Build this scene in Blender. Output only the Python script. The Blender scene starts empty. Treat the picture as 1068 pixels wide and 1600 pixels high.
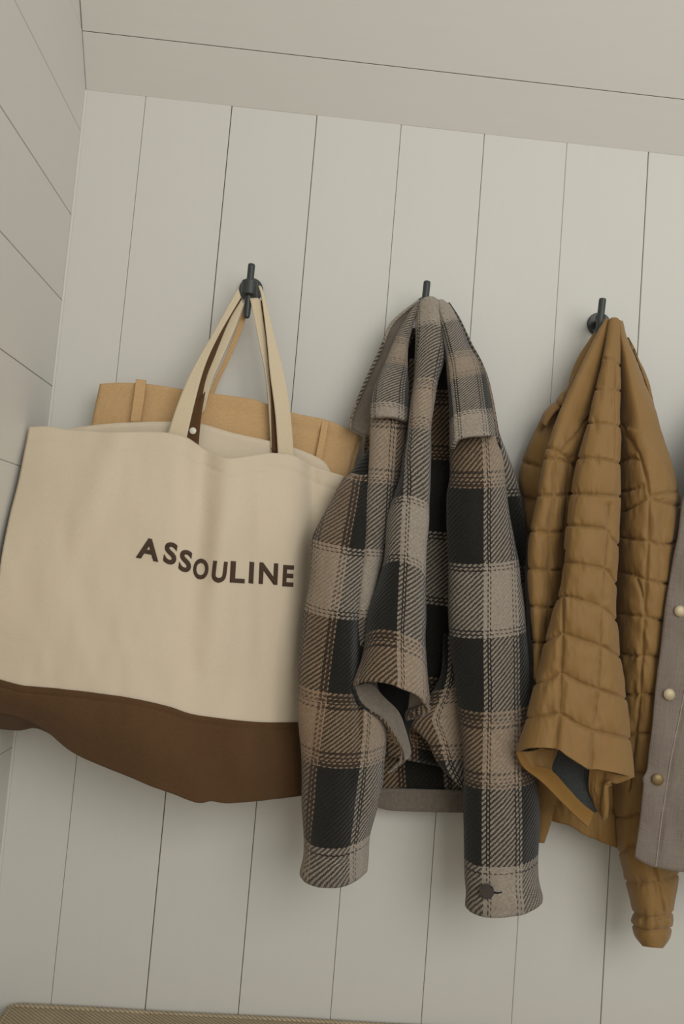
import bpy, bmesh, math, random
import numpy as np
from mathutils import Vector, Matrix
from mathutils.bvhtree import BVHTree
random.seed(7)
S = bpy.context.scene
COL = S.collection
# ------------------------------------------------------------------ camera, world, light, exposure
ZC = 1.95                                   # height of the wall / ceiling edge above the floor
PITCH = 0.1335                              # plank pitch
YAW, PIT, ROL, F = -0.0490166, 0.0727303, -0.0819649, 1209.1656
CAM = np.array([0.392388, -1.171959, -0.704456 + ZC])
X0, ZL, CY, CZ = 0.092553, -0.066862 + ZC, 0.046072, 0.063743
def _rot():
    cy, sy, cp, sp, cr, sr = math.cos(YAW), math.sin(YAW), math.cos(PIT), math.sin(PIT), math.cos(ROL), math.sin(ROL)
    Rz = np.array([[cy, -sy, 0], [sy, cy, 0], [0, 0, 1]])
    Rx = np.array([[1, 0, 0], [0, cp, -sp], [0, sp, cp]])
    Ry = np.array([[cr, 0, sr], [0, 1, 0], [-sr, 0, cr]])
    return Rz @ Rx @ Ry
R = _rot()
cd = bpy.data.cameras.new('camera'); cam = bpy.data.objects.new('camera', cd); COL.objects.link(cam)
r_, f_, u_ = R[:, 0], R[:, 1], R[:, 2]
cam.matrix_world = Matrix(((r_[0], u_[0], -f_[0], CAM[0]), (r_[1], u_[1], -f_[1], CAM[1]), (r_[2], u_[2], -f_[2], CAM[2]), (0, 0, 0, 1)))
cd.sensor_fit = 'VERTICAL'; cd.sensor_height = 36; cd.lens = F / 1600 * 36; cd.clip_start = 0.02
S.camera = cam
w = bpy.data.worlds.new('world'); S.world = w; w.use_nodes = True
w.node_tree.nodes['Background'].inputs[0].default_value = (0.97, 1.0, 1.0, 1)
w.node_tree.nodes['Background'].inputs[1].default_value = 0.52
def area(name, loc, target, sx, sy, power, col):
    l = bpy.data.lights.new(name, 'AREA'); l.shape = 'RECTANGLE'; l.size = sx; l.size_y = sy; l.energy = power; l.color = col
    o = bpy.data.objects.new(name, l); COL.objects.link(o); o.location = loc
    o.rotation_euler = (Vector(target) - Vector(loc)).to_track_quat('-Z', 'Y').to_euler()
    return o
area('window_light', (1.5, -2.5, 2.0), (0.75, 0, 1.2), 1.8, 1.8, 29, (1.0, 0.985, 0.95))
S.view_settings.view_transform = 'Standard'; S.view_settings.look = 'None'
S.view_settings.gamma = 1; S.view_settings.use_curve_mapping = False
S.view_settings.exposure = 0.07

# ------------------------------------------------------------------ maths helpers
def P(px, py, d):
    """photo pixel -> the point where its ray meets the plane d metres in front of the back wall"""
    px, py, d = np.broadcast_arrays(np.asarray(px, float), np.asarray(py, float), np.asarray(d, float))
    dr = (px[..., None] - 534) / F * R[:, 0] + R[:, 1] + (800 - py[..., None]) / F * R[:, 2]
    k = (-d - CAM[1]) / dr[..., 1]
    return CAM + dr * k[..., None]
def cr(pts, n):
    """Catmull-Rom through pts, n samples evenly spaced by length"""
    pts = np.asarray(pts, float)
    if len(pts) == 2:
        t = np.linspace(0, 1, n)[:, None]; return pts[0] * (1 - t) + pts[1] * t
    e = np.vstack([2 * pts[0] - pts[1], pts, 2 * pts[-1] - pts[-2]])
    out = []
    for i in range(len(pts) - 1):
        t = np.linspace(0, 1, 24, endpoint=False)[:, None]; a, b, c, d = e[i:i + 4]
        out.append(0.5 * (2 * b + (c - a) * t + (2 * a - 5 * b + 4 * c - d) * t * t + (3 * b - a - 3 * c + d) * t ** 3))
    out.append(pts[-1:]); q = np.vstack(out)
    L = np.r_[0, np.cumsum(np.linalg.norm(np.diff(q, axis=0), axis=1))]
    return np.stack([np.interp(np.linspace(0, L[-1], n), L, q[:, k]) for k in range(q.shape[1])], 1)
def interp1(vals, n, t=None):
    vals = np.asarray(vals, float); t = np.linspace(0, 1, n) if t is None else t
    if len(vals) == 1: return np.full(len(t), vals[0])
    if len(vals) > 2:
        e = np.r_[2 * vals[0] - vals[1], vals, 2 * vals[-1] - vals[-2]]; x = t * (len(vals) - 1); i = np.clip(x.astype(int), 0, len(vals) - 2); f = x - i
        a, b, c, d = e[i], e[i + 1], e[i + 2], e[i + 3]
        return .5 * (2 * b + (c - a) * f + (2 * a - 5 * b + 4 * c - d) * f ** 2 + (3 * b - a - 3 * c + d) * f ** 3)
    x = t * (len(vals) - 1); i = np.clip(x.astype(int), 0, len(vals) - 2); f = x - i; f = f * f * (3 - 2 * f) * .5 + f * .5
    return vals[i] * (1 - f) + vals[i + 1] * f
_rs = np.random.RandomState(3); _G = _rs.rand(256, 256)
def vnoise(x, y):
    xi = np.floor(x).astype(int); yi = np.floor(y).astype(int); fx = x - xi; fy = y - yi
    fx = fx * fx * (3 - 2 * fx); fy = fy * fy * (3 - 2 * fy); g = lambda a, b: _G[a % 256, b % 256]
    return (g(xi, yi) * (1 - fx) + g(xi + 1, yi) * fx) * (1 - fy) + (g(xi, yi + 1) * (1 - fx) + g(xi + 1, yi + 1) * fx) * fy - .5
def pdist(px, py, poly):
    """distance in pixels from points to a polyline"""
    poly = cr(poly, max(len(poly) * 6, 8)) if len(poly) > 2 else np.asarray(poly, float)
    best = np.full(px.shape, 1e9)
    for a, b in zip(poly[:-1], poly[1:]):
        ab = b - a; L = ab @ ab + 1e-9
        t = np.clip(((px - a[0]) * ab[0] + (py - a[1]) * ab[1]) / L, 0, 1)
        best = np.minimum(best, np.hypot(px - a[0] - t * ab[0], py - a[1] - t * ab[1]))
    return best

# ------------------------------------------------------------------ object helpers
def link(name, me, mat=None, parent=None):
    o = bpy.data.objects.new(name, me); COL.objects.link(o)
    if mat is not None:
        for m in (mat if isinstance(mat, (list, tuple)) else [mat]): me.materials.append(m)
    if parent is not None: o.parent = parent; o.matrix_parent_inverse = parent.matrix_world.inverted()
    return o
def thing(name, label, cat, loc, group=None):
    o = bpy.data.objects.new(name, None); COL.objects.link(o); o.location = tuple(loc); o.empty_display_size = .02
    o['label'] = label; o['category'] = cat
    if group: o['group'] = group
    bpy.context.view_layer.update()
    return o
def struct(name, me, mat):
    o = link(name, me, mat); o['kind'] = 'structure'; return o
def mesh(name, v, f, smooth=True):
    me = bpy.data.meshes.new(name); me.from_pydata([tuple(map(float, p)) for p in v], [], f); me.update()
    if smooth: me.polygons.foreach_set('use_smooth', [True] * len(me.polygons))
    return me
def box_mesh(name, lo, hi, bevel=0.0, seg=1):
    bm = bmesh.new(); bmesh.ops.create_cube(bm, size=1)
    for v in bm.verts: v.co = Vector([lo[i] + (v.co[i] + .5) * (hi[i] - lo[i]) for i in range(3)])
    if bevel: bmesh.ops.bevel(bm, geom=bm.edges[:], offset=bevel, segments=seg, affect='EDGES', profile=.5)
    me = bpy.data.meshes.new(name); bm.to_mesh(me); bm.free(); return me
def tube_mesh(name, pts, rad, n=20, cap=True):
    """round bar along pts with radius per point"""
    pts = [Vector(p) for p in pts]; v = []; f = []
    for i, p in enumerate(pts):
        t = (pts[min(i + 1, len(pts) - 1)] - pts[max(i - 1, 0)]).normalized()
        a = t.orthogonal().normalized() if i == 0 else (a - t * a.dot(t)).normalized()
        b = t.cross(a)
        for k in range(n):
            th = 2 * math.pi * k / n; v.append(p + (a * math.cos(th) + b * math.sin(th)) * rad[i])
    for i in range(len(pts) - 1):
        for k in range(n): f.append((i * n + k, i * n + (k + 1) % n, (i + 1) * n + (k + 1) % n, (i + 1) * n + k))
    if cap: f.append(tuple(range(n - 1, -1, -1))); f.append(tuple(range((len(pts) - 1) * n, len(pts) * n)))
    me = mesh(name, v, f); me.set_sharp_from_angle(angle=math.radians(38)); return me

SURF = {}
def cloth(name, mat, parent, left, right, top=None, bot=None, D=((.05,),), bulge=(0,), nu=24, nv=60, seams=(), amp=.006, sw=5.5,
          wr=0.0, plain=None, uv=None, thick=.002, lining=None, rip=None, label=None, round_=True, key=None, lump=0.0, back=None, tuck=None):
    """A panel of cloth.  Its outline is four curves; D is a small grid of distances from the wall in metres (rows go down, columns go
    right); bulge rounds it forward across its width; back closes it into a tube; seams are stitched lines that pinch the padding in."""
    L = cr(left, nv); Rr = cr(right, nv)
    T = cr(top if top else [left[0], right[0]], nu); B = cr(bot if bot else [left[-1], right[-1]], nu)
    s0 = np.linspace(0, 1, nu); t = np.linspace(0, 1, nv)
    s = (1 - np.cos(np.pi * s0)) / 2 * .75 + s0 * .25 if round_ else s0
    Ts = np.stack([np.interp(s, s0, T[:, k]) for k in (0, 1)], 1); Bs = np.stack([np.interp(s, s0, B[:, k]) for k in (0, 1)], 1)
    s_, t_ = s[None, :, None], t[:, None, None]
    q = (1 - s_) * L[:, None] + s_ * Rr[:, None] + (1 - t_) * Ts[None] + t_ * Bs[None] \
        - ((1 - s_) * (1 - t_) * L[0] + s_ * (1 - t_) * Rr[0] + (1 - s_) * t_ * L[-1] + s_ * t_ * Rr[-1])
    px, py = q[..., 0], q[..., 1]
    D = [list(r) for r in D]; rows = [interp1(r, nu, s) for r in D]
    dg = np.stack([interp1([r[j] for r in rows], nv) for j in range(nu)], 1)
    b = interp1(bulge, nv)[:, None]
    prof = np.sqrt(np.clip(1 - (2 * s - 1) ** 2, 0, 1))[None]
    d = dg + b * prof
    if tuck is not None: d = d - tuck * np.clip((t - .8) / .2, 0, 1)[:, None] ** 2
    if rip is not None: d = d + rip(s[None, :], t[:, None], px, py)
    X = P(px, py, d)
    du = np.gradient(X, axis=1); dv = np.gradient(X, axis=0); N = np.cross(du, dv)
    N /= np.linalg.norm(N, axis=2, keepdims=True) + 1e-12
    if N[..., 1].mean() > 0: N = -N
    h = np.zeros_like(px)
    if seams is not None and len(seams):
        ds = np.full(px.shape, 1e9)
        for sm in seams: ds = np.minimum(ds, pdist(px, py, sm))
        pad = np.ones_like(px) if plain is None else plain(px, py)
        dd = ds + 0.8 * vnoise(px / 9, py / 9) * np.clip(ds / 4, 0, 1)
        eg = np.clip(np.minimum(s, 1 - s) / .16, .2, 1)[None] if wr else 1.
        h += amp * pad * eg * (.62 * (1 - np.exp(-np.clip(dd, 0, 99) / sw)) + .38 * (1 - np.exp(-np.clip(dd, 0, 99) / 15))) - (.0025 if wr else .0012) * np.exp(-(ds / 1.6) ** 2)
        if wr: h += eg * wr * np.exp(-ds / 9) * (1 - np.exp(-ds / 2.5)) * (vnoise(px / 7.5, py / 24) + .6 * vnoise(px / 4.2 + 9, py / 16)) * 2.2
    if wr: h += wr * .45 * (vnoise(px / 30 + 3, py / 34) + .4 * vnoise(px / 13, py / 14 + 7))
    if lump: h += lump * (vnoise(px / 40 + 2, py / 90) + .4 * vnoise(px / 17, py / 45))
    X = X + N * h[..., None]
    if key: SURF[key] = (px, py, X)
    # cloth coordinates in metres for the weave
    ul = np.cumsum(np.r_[np.zeros((1, nv)), np.linalg.norm(np.diff(X, axis=1), axis=2).T], 0).T
    ju, jv, U0, V0 = nu // 2, 0, 0., 0.
    if uv and not isinstance(uv, dict):
        k = np.argmin((px - uv[0]) ** 2 + (py - uv[1]) ** 2); jv, ju = np.unravel_index(k, px.shape); U0, V0 = uv[2], uv[3]
    vl = np.r_[0, np.cumsum(np.linalg.norm(np.diff(X[:, ju], axis=0), axis=1))]
    U = U0 + ul - ul[:, ju:ju + 1]; V = np.repeat((V0 + vl - vl[jv])[:, None], nu, 1)
    if isinstance(uv, dict):
        # a stripe edge (cloth coordinate U0) follows the curve ub; the rows of the weave follow vm
        ub = np.array(uv['ub'], float); Vn = np.zeros((nv, nu)); Un = np.zeros((nv, nu)); vy = np.array(uv['vm'], float)
        for i in range(nv):
            xb = np.interp(py[i].mean(), ub[:, 1], ub[:, 0]); jf = np.interp(xb, px[i], np.arange(nu)) if px[i, -1] > px[i, 0] else nu / 2
            Un[i] = uv['U0'] + ul[i] - np.interp(jf, np.arange(nu), ul[i])
            ya = np.interp(jf, np.arange(nu), py[i])
            lo, hi = (vy[1, 1] - vy[0, 1]) / (vy[1, 0] - vy[0, 0]), (vy[-1, 1] - vy[-2, 1]) / (vy[-1, 0] - vy[-2, 0])
            Vn[i] = np.interp(ya, vy[:, 0], vy[:, 1]) + min(ya - vy[0, 0], 0) * lo + max(ya - vy[-1, 0], 0) * hi
        k = np.ones(9) / 9; pad_ = lambda a: np.concatenate([np.repeat(a[:1], 4, 0), a, np.repeat(a[-1:], 4, 0)])
        U = np.stack([np.convolve(pad_(Un[:, j]), k, 'valid') for j in range(nu)], 1); V = np.stack([np.convolve(pad_(Vn[:, j]), k, 'valid') for j in range(nu)], 1)
    v = X.reshape(-1, 3).tolist(); uvs = np.stack([U, V], 2).reshape(-1, 2).tolist()
    f = [(i * nu + j, (i + 1) * nu + j, (i + 1) * nu + j + 1, i * nu + j + 1) for i in range(nv - 1) for j in range(nu - 1)]
    if back is not None:                                            # rear half of a tube (a sleeve)
        nb = 10; base = len(v); sb = np.linspace(1, 0, nb + 2)[1:-1]; bk = interp1(back, nv)
        for i in range(nv):
            x0, x1 = X[i, -1], X[i, 0]
            for a in sb:
                p = x1 * (1 - a) + x0 * a; p = p + np.array([0, bk[i] * math.sqrt(max(1 - (2 * a - 1) ** 2, 0)), 0]); v.append(p.tolist())
                uvs.append([U[i, -1] + (1 - a) * .09, V[i, 0]])
        def idx(i, j): return i * nu + nu - 1 if j == 0 else (i * nu if j == nb + 1 else base + i * nb + j - 1)
        for i in range(nv - 1):
            for j in range(nb + 1): f.append((idx(i, j), idx(i + 1, j), idx(i + 1, j + 1), idx(i, j + 1)))
    me = mesh(name, v, f); ul_ = me.uv_layers.new(name='cloth')
    lv = np.empty(len(me.loops), int); me.loops.foreach_get('vertex_index', lv)
    ul_.data.foreach_set('uv', np.asarray(uvs)[lv].ravel())
    o = link(name, me, [mat, lining] if lining else mat, parent)
    if thick:
        m = o.modifiers.new('thickness', 'SOLIDIFY'); m.thickness = thick; m.offset = -1 if N[0, 0, 1] < 0 else -1
        if lining: m.material_offset = 1
        m.use_rim = True
    if label: o['label'] = label
    return o

# ------------------------------------------------------------------ materials
def lin(c): return tuple(((x / 255) / 12.92 if x / 255 <= .04045 else ((x / 255 + .055) / 1.055) ** 2.4) for x in c) + (1,)
class NT:
    def __init__(s, name):
        s.m = bpy.data.materials.new(name); s.m.use_nodes = True; s.t = s.m.node_tree; s.b = s.t.nodes['Principled BSDF']
    def n(s, typ, **kw):
        x = s.t.nodes.new(typ)
        for k, v in kw.items(): setattr(x, k, v)
        return x
    def l(s, a, b): s.t.links.new(a, b)
    def val(s, x, sock):
        if isinstance(x, (int, float)): sock.default_value = x
        else: s.l(x, sock)
    def math(s, op, a, b=0., c=0.):
        x = s.n('ShaderNodeMath', operation=op); s.val(a, x.inputs[0]); s.val(b, x.inputs[1]); s.val(c, x.inputs[2]); return x.outputs[0]
    def mix(s, f, a, b, typ='MIX'):
        x = s.n('ShaderNodeMix', data_type='RGBA', blend_type=typ); s.val(f, x.inputs[0])
        for c, k in ((a, 6), (b, 7)):
            if isinstance(c, tuple): x.inputs[k].default_value = c
            else: s.l(c, x.inputs[k])
        return x.outputs[2]
    def noise(s, scale, vec=None, detail=3, rough=.55, dist=0):
        x = s.n('ShaderNodeTexNoise'); x.inputs['Scale'].default_value = scale; x.inputs['Detail'].default_value = detail
        x.inputs['Roughness'].default_value = rough; x.inputs['Distortion'].default_value = dist
        if vec is not None: s.l(vec, x.inputs['Vector'])
        return x.outputs[0]
    def obj(s, scale=None):
        g = s.n('ShaderNodeNewGeometry').outputs['Position']
        if scale is None: return g
        x = s.n('ShaderNodeVectorMath', operation='MULTIPLY'); s.l(g, x.inputs[0]); x.inputs[1].default_value = scale; return x.outputs[0]
    def uv(s, scale=(1, 1, 1)):
        g = s.n('ShaderNodeUVMap', uv_map='cloth').outputs[0]
        x = s.n('ShaderNodeVectorMath', operation='MULTIPLY'); s.l(g, x.inputs[0]); x.inputs[1].default_value = scale; return x.outputs[0]
    def ramp(s, f, stops, mode='LINEAR'):
        x = s.n('ShaderNodeValToRGB'); x.color_ramp.interpolation = mode; s.val(f, x.inputs[0]); e = x.color_ramp.elements
        while len(e) > 1: e.remove(e[-1])
        e[0].position, e[0].color = stops[0]
        for p, c in stops[1:]: q = e.new(p); q.color = c
        return x.outputs[0]
    def fin(s, col, rough=.8, bump=None, bs=.3, bd=.001, spec=.3, sheen=0., metal=0.):
        if isinstance(col, tuple): s.b.inputs['Base Color'].default_value = col
        else: s.l(col, s.b.inputs['Base Color'])
        s.val(rough, s.b.inputs['Roughness']); s.b.inputs['Specular IOR Level'].default_value = spec; s.b.inputs['Metallic'].default_value = metal
        if sheen: s.b.inputs['Sheen Weight'].default_value = sheen; s.b.inputs['Sheen Roughness'].default_value = .5
        if bump is not None:
            x = s.n('ShaderNodeBump'); x.inputs['Strength'].default_value = bs; x.inputs['Distance'].default_value = bd
            s.l(bump, x.inputs['Height']); s.l(x.outputs[0], s.b.inputs['Normal'])
        return s.m
def paint(name, c, grain):
    n = NT(name); v = n.obj(grain)
    a = n.noise(14, v, 4); b = n.noise(160, v, 2); big = n.noise(2.2, n.obj(), 3)
    col = n.mix(n.math('MULTIPLY', n.math('ADD', a, big), .5), lin(tuple(x - 3 for x in c)), lin(tuple(x + 3 for x in c)))
    h = n.math('ADD', n.math('MULTIPLY', a, .6), n.math('MULTIPLY', b, .4))
    return n.fin(col, .55, h, .07, .002, .35)
WALL = (210, 207, 198)
M_wall = paint('painted_plank', WALL, (6, 6, .7))
M_lwall = paint('painted_side_plank', WALL, (6, .7, 6))
M_ceil = paint('painted_ceiling_plank', WALL, (.7, 6, 6))
M_gap = NT('gap_dark').fin(lin((118, 110, 96)), .9)
def weave(n, pu, pv, vec=None):
    """plain weave height from cloth coordinates, pu threads per metre"""
    s = n.n('ShaderNodeSeparateXYZ'); n.l(vec if vec is not None else n.uv(), s.inputs[0])
    a = n.math('SINE', n.math('MULTIPLY', s.outputs[0], pu * math.pi)); b = n.math('SINE', n.math('MULTIPLY', s.outputs[1], pv * math.pi))
    return n.math('MULTIPLY', a, b)
def canvas(name, c, th=520, var=8, rough=.9, bs=.25, streak=0.):
    n = NT(name); wv = weave(n, th, th); big = n.noise(9, n.obj(), 4); fine = n.noise(420, n.obj(), 2)
    st = n.noise(30, n.uv((5, 22, 1)), 3)
    f = n.math('ADD', n.math('MULTIPLY', big, .6), n.math('MULTIPLY', fine, .4))
    if streak: f = n.math('ADD', n.math('MULTIPLY', f, 1 - streak), n.math('MULTIPLY', st, streak))
    col = n.mix(f, lin(tuple(max(x - var * 1.5, 0) for x in c)), lin(tuple(x + var * 1.5 for x in c)))
    h = n.math('ADD', wv, n.math('MULTIPLY', fine, .8))
    return n.fin(col, rough, h, bs, .0008, .2, .1)
M_canvas = canvas('cream_canvas', (211, 195, 170), 620, 2, .9, .14)
M_strap = canvas('cream_webbing', (212, 195, 164), 560, 6)
M_brown = canvas('brown_canvas', (88, 62, 36), 560, 9, .85, .3)
M_jute = canvas('tan_jute', (200, 163, 115), 640, 17, .9, .4, .6)
M_letter = canvas('embroidery_thread', (78, 60, 46), 900, 6, .7, .5)
M_metal = NT('black_metal'); _b = M_metal.noise(300, M_metal.obj(), 2)
M_metal = M_metal.fin(lin((52, 56, 54)), .42, _b, .06, .0005, .5)
M_snapw = NT('white_snap').fin(lin((215, 208, 195)), .3, spec=.5)
n = NT('brass_snap'); M_brass = n.fin(n.mix(n.noise(60, n.obj()), lin((176, 160, 128)), lin((190, 176, 146))), .5, spec=.4, metal=.4)
M_brassd = NT('dull_brass_snap').fin(lin((128, 108, 72)), .4, spec=.5, metal=.5)

def plaid():
    n = NT('plaid_wool'); Y = .0018; PU, PV = .224, .416
    K, Lt, Tn = lin((19, 22, 19)), lin((164, 152, 136)), lin((152, 127, 101))
    KL, KT = lin((46, 42, 38)), lin((78, 60, 46))
    s = n.n('ShaderNodeSeparateXYZ')
    wob = n.n('ShaderNodeTexNoise'); n.l(n.uv((210, 210, 1)), wob.inputs[0]); wob.inputs['Scale'].default_value = 1; wob.inputs['Detail'].default_value = 3; wob.inputs['Roughness'].default_value = .7
    wv = n.n('ShaderNodeVectorMath', operation='MULTIPLY_ADD'); n.l(wob.outputs[1], wv.inputs[0]); wv.inputs[1].default_value = (.0026, .0026, 0)
    n.l(n.uv(), wv.inputs[2]); n.l(wv.outputs[0], s.inputs[0])
    iu = n.math('FLOOR', n.math('DIVIDE', s.outputs[0], Y)); jv = n.math('FLOOR', n.math('DIVIDE', s.outputs[1], Y))
    def stripes(W, edge, tedge):
        """one repeat: dark, light, dark, tan; W is a stripe's width in metres; the light and tan stripes begin and end in spaced dashes"""
        y = 1.5 * Y; st = [(0, K)]; P4 = 4 * W; p = W
        for k in range(edge): st += [((p + (2 * k) * y) / P4, Lt), ((p + (2 * k + 1.33) * y) / P4, KL)]
        st += [((p + 2 * edge * y) / P4, Lt)]; e = p + W - 2 * edge * y
        for k in range(edge): st += [((e + 2 * k * y) / P4, KL), ((e + (2 * k + .67) * y) / P4, Lt)]
        st += [(2 * W / P4, K)]; p = 3 * W
        for k in range(tedge): st += [((p + (2 * k) * y) / P4, Tn), ((p + (2 * k + 1) * y) / P4, KT)]
        st += [((p + 2 * tedge * y) / P4, Tn)]; e = p + W - 2 * tedge * y
        for k in range(tedge): st += [((e + 2 * k * y) / P4, KT), ((e + (2 * k + 1) * y) / P4, Tn)]
        return st
    fu = n.math('FRACT', n.math('DIVIDE', n.math('MULTIPLY', n.math('ADD', iu, .5), Y), PU))
    fv = n.math('FRACT', n.math('DIVIDE', n.math('MULTIPLY', n.math('ADD', jv, .5), Y), PV))
    cu = n.ramp(fu, stripes(PU / 4, 2, 2), 'CONSTANT'); cv = n.ramp(fv, stripes(PV / 4, 2, 4), 'CONSTANT')
    tw = n.math('LESS_THAN', n.math('FLOORED_MODULO', n.math('ADD', iu, jv), 4.), 1.99)
    col = n.mix(tw, cv, cu)
    big = n.noise(26, n.obj(), 3); fz = n.noise(900, n.obj(), 3, .7); fz2 = n.noise(330, n.obj(), 2)
    col = n.mix(n.math('MULTIPLY', n.math('SUBTRACT', fz, .28), .4), col, lin((96, 82, 66)))
    col = n.mix(.2, col, n.mix(.5, cu, cv))
    hsv = n.n('ShaderNodeHueSaturation'); n.l(col, hsv.inputs['Color']); n.l(n.math('ADD', n.math('MULTIPLY', fz2, .9), .52), hsv.inputs['Value'])
    lum = n.n('ShaderNodeRGBToBW'); n.l(hsv.outputs[0], lum.inputs[0])
    su = n.math('SINE', n.math('MULTIPLY', n.math('ADD', s.outputs[0], s.outputs[1]), math.pi / (2 * Y)))
    h = n.math('ADD', n.math('MULTIPLY', su, .5), n.math('MULTIPLY', fz, 1.6))
    return n.fin(hsv.outputs[0], .95, h, .7, .0012, .1, .25)
M_plaid = plaid()
def cord():
    n = NT('grey_corduroy'); s = n.n('ShaderNodeSeparateXYZ'); n.l(n.uv(), s.inputs[0])
    a = n.math('SINE', n.math('MULTIPLY', s.outputs[0], 2600)); z = n.noise(200, n.obj(), 3)
    col = n.mix(n.math('ADD', n.math('MULTIPLY', a, .12), z), lin((100, 92, 82)), lin((134, 124, 111)))
    return n.fin(col, .9, a, .3, .0008, .1, .3)
M_cord = cord()
n = NT('black_wool'); M_blackwool = n.fin(n.mix(n.noise(500, n.obj(), 3), lin((16, 16, 16)), lin((40, 38, 36))), .95, n.noise(700, n.obj(), 3), .5, .001, .1, .2)
def nylon(name, c, sp=.3):
    n = NT(name); fine = n.noise(900, n.obj(), 2); big = n.noise(20, n.obj(), 3); wr = n.noise(75, n.obj((1, 1, .35)), 3, .6, .8)
    col = n.mix(n.math('ADD', n.math('MULTIPLY', big, .6), n.math('MULTIPLY', fine, .4)), lin(tuple(x - 8 for x in c)), lin(tuple(x + 8 for x in c)))
    return n.fin(col, .62, n.math('ADD', wr, n.math('MULTIPLY', fine, .12)), .22, .004, sp, .15)
M_puff = nylon('ochre_nylon', (138, 105, 57))
M_facing = nylon('ochre_facing', (138, 101, 46), .2)
def knit():
    n = NT('slate_knit_lining'); s = n.n('ShaderNodeSeparateXYZ'); n.l(n.uv(), s.inputs[0])
    a = n.math('SINE', n.math('MULTIPLY', s.outputs[0], 3400)); z = n.noise(300, n.obj(), 2)
    return n.fin(n.mix(n.math('ADD', n.math('MULTIPLY', a, .3), z), lin((52, 55, 55)), lin((78, 80, 78))), .8, a, .4, .001, .2)
M_knit = knit()
def flannel():
    n = NT('taupe_flannel'); s = n.n('ShaderNodeSeparateXYZ'); n.l(n.uv(), s.inputs[0])
    st = n.noise(1, n.uv((700, 30, 1)), 2); st2 = n.noise(1, n.uv((40, 900, 1)), 2); fz = n.noise(800, n.obj(), 2)
    wv = n.math('SINE', n.math('MULTIPLY', s.outputs[1], 2 * math.pi / .085)); wu = n.math('SINE', n.math('MULTIPLY', s.outputs[0], 2 * math.pi / .07))
    f = n.math('ADD', .5, n.math('ADD', n.math('MULTIPLY', wv, .22), n.math('MULTIPLY', wu, .12)))
    base = n.mix(f, lin((96, 78, 67)), lin((124, 113, 101)))
    f2 = n.math('ADD', n.math('MULTIPLY', st, .5), n.math('MULTIPLY', st2, .5))
    col = n.mix(.55, base, n.mix(f2, lin((78, 68, 62)), lin((186, 174, 162))))
    return n.fin(col, .95, n.math('ADD', fz, f2), .5, .0009, .1, .25)
M_shirt = flannel()
M_stitch = NT('pale_stitching').fin(lin((160, 146, 134)), .9)
def cushion_m():
    n = NT('cushion_weave'); g = n.obj(); s = n.n('ShaderNodeSeparateXYZ'); n.l(g, s.inputs[0])
    a = n.math('SINE', n.math('MULTIPLY', n.math('ADD', s.outputs[0], n.math('MULTIPLY', s.outputs[1], 1.2)), 900)); z = n.noise(500, g, 3); bg = n.noise(25, g, 3)
    col = n.mix(n.math('ADD', n.math('MULTIPLY', a, .25), n.math('MULTIPLY', n.math('ADD', z, bg), .5)), lin((140, 124, 98)), lin((208, 190, 160)))
    return n.fin(col, .95, n.math('ADD', a, z), .7, .0012, .1)
M_cush = cushion_m()
M_button = NT('dark_horn_button').fin(lin((56, 50, 43)), .4, spec=.5)

# ------------------------------------------------------------------ the setting
back = struct('wall_back', box_mesh('wall_back', (-.05, .004, 0), (2.4, .05, ZC + .02)), M_gap)
GAP = {-1: .3, 0: .6, 1: 1.2, 2: .9, 3: .6, 4: .7, 5: .35, 6: 1.4, 7: 1.2, 8: 1.5, 9: 1.5, 10: 1.2, 11: 1.4, 12: 1.5, 13: 1.2, 14: 1., 15: 1., 16: 1., 17: 1.}
def plank(parent, lo, hi, mat, axis, sign, bev=.0007):
    o = link('plank', box_mesh('plank', lo, hi, bev, 1), mat, parent); return o
xs = [0.0] + [X0 + k * PITCH for k in range(0, 17)]
for i in range(len(xs) - 1):
    a = 0.0006 if i == 0 else xs[i] + GAP[i - 1] / 2000; b = xs[i + 1] - GAP[i] / 2000
    pr = random.uniform(-.0004, .0004)
    plank(back, (a, pr, .02), (b, .0042, ZC + .004), M_wall, 0, 1)
left = struct('wall_left', box_mesh('wall_left', (-.05, -1.7, 0), (-.004, .014, ZC + .8)), M_gap)
zs = [ZL + k * PITCH for k in range(6, -15, -1)]; lg = {0: .3, 1: 1.1, 2: .9, 3: 1.1, 4: .7, 7: .7, 8: .7}
for i in range(len(zs) - 1):
    ka, kb = i - 6, i - 5
    plank(left, (-.0042, -1.7, zs[i + 1] + lg.get(kb, 1.) / 2000), (random.uniform(-.0004, .0004), .0135, zs[i] - lg.get(ka, 1.) / 2000), M_lwall, 2, 1)
struct('trim_1', tube_mesh('trim_1', [(.0012, -.0012, .3), (.0012, -.0012, ZC - .001)], [.0024, .0024], 10), M_wall)
ceil = None
cdir = np.array([0, -CY, CZ]); cl = np.linalg.norm(cdir); cdir = cdir / cl; cn = np.array([0, cdir[2], -cdir[1]])   # cn points up and back
def slab(a, b, x0, x1, th, off=0.):
    e = np.array([0, 0, ZC]); v = []
    for x in (x0, x1):
        for q, w_ in ((a, 0), (b, 0), (b, th), (a, th)): p = e + cdir * q + cn * (w_ + off); v.append((x, p[1], p[2]))
    f = [(0, 1, 2, 3), (7, 6, 5, 4), (0, 4, 5, 1), (1, 5, 6, 2), (2, 6, 7, 3), (3, 7, 4, 0)]
    bm = bmesh.new(); vs = [bm.verts.new(p) for p in v]
    for q in f: bm.faces.new([vs[k] for k in q])
    bmesh.ops.recalc_face_normals(bm, faces=bm.faces[:])
    bmesh.ops.bevel(bm, geom=bm.edges[:], offset=.0007, segments=1, affect='EDGES')
    me = bpy.data.meshes.new('plank'); bm.to_mesh(me); bm.free(); return me
ceil = struct('ceiling', slab(0, 1.1, -.05, 2.4, .02, .004), M_gap)
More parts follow.
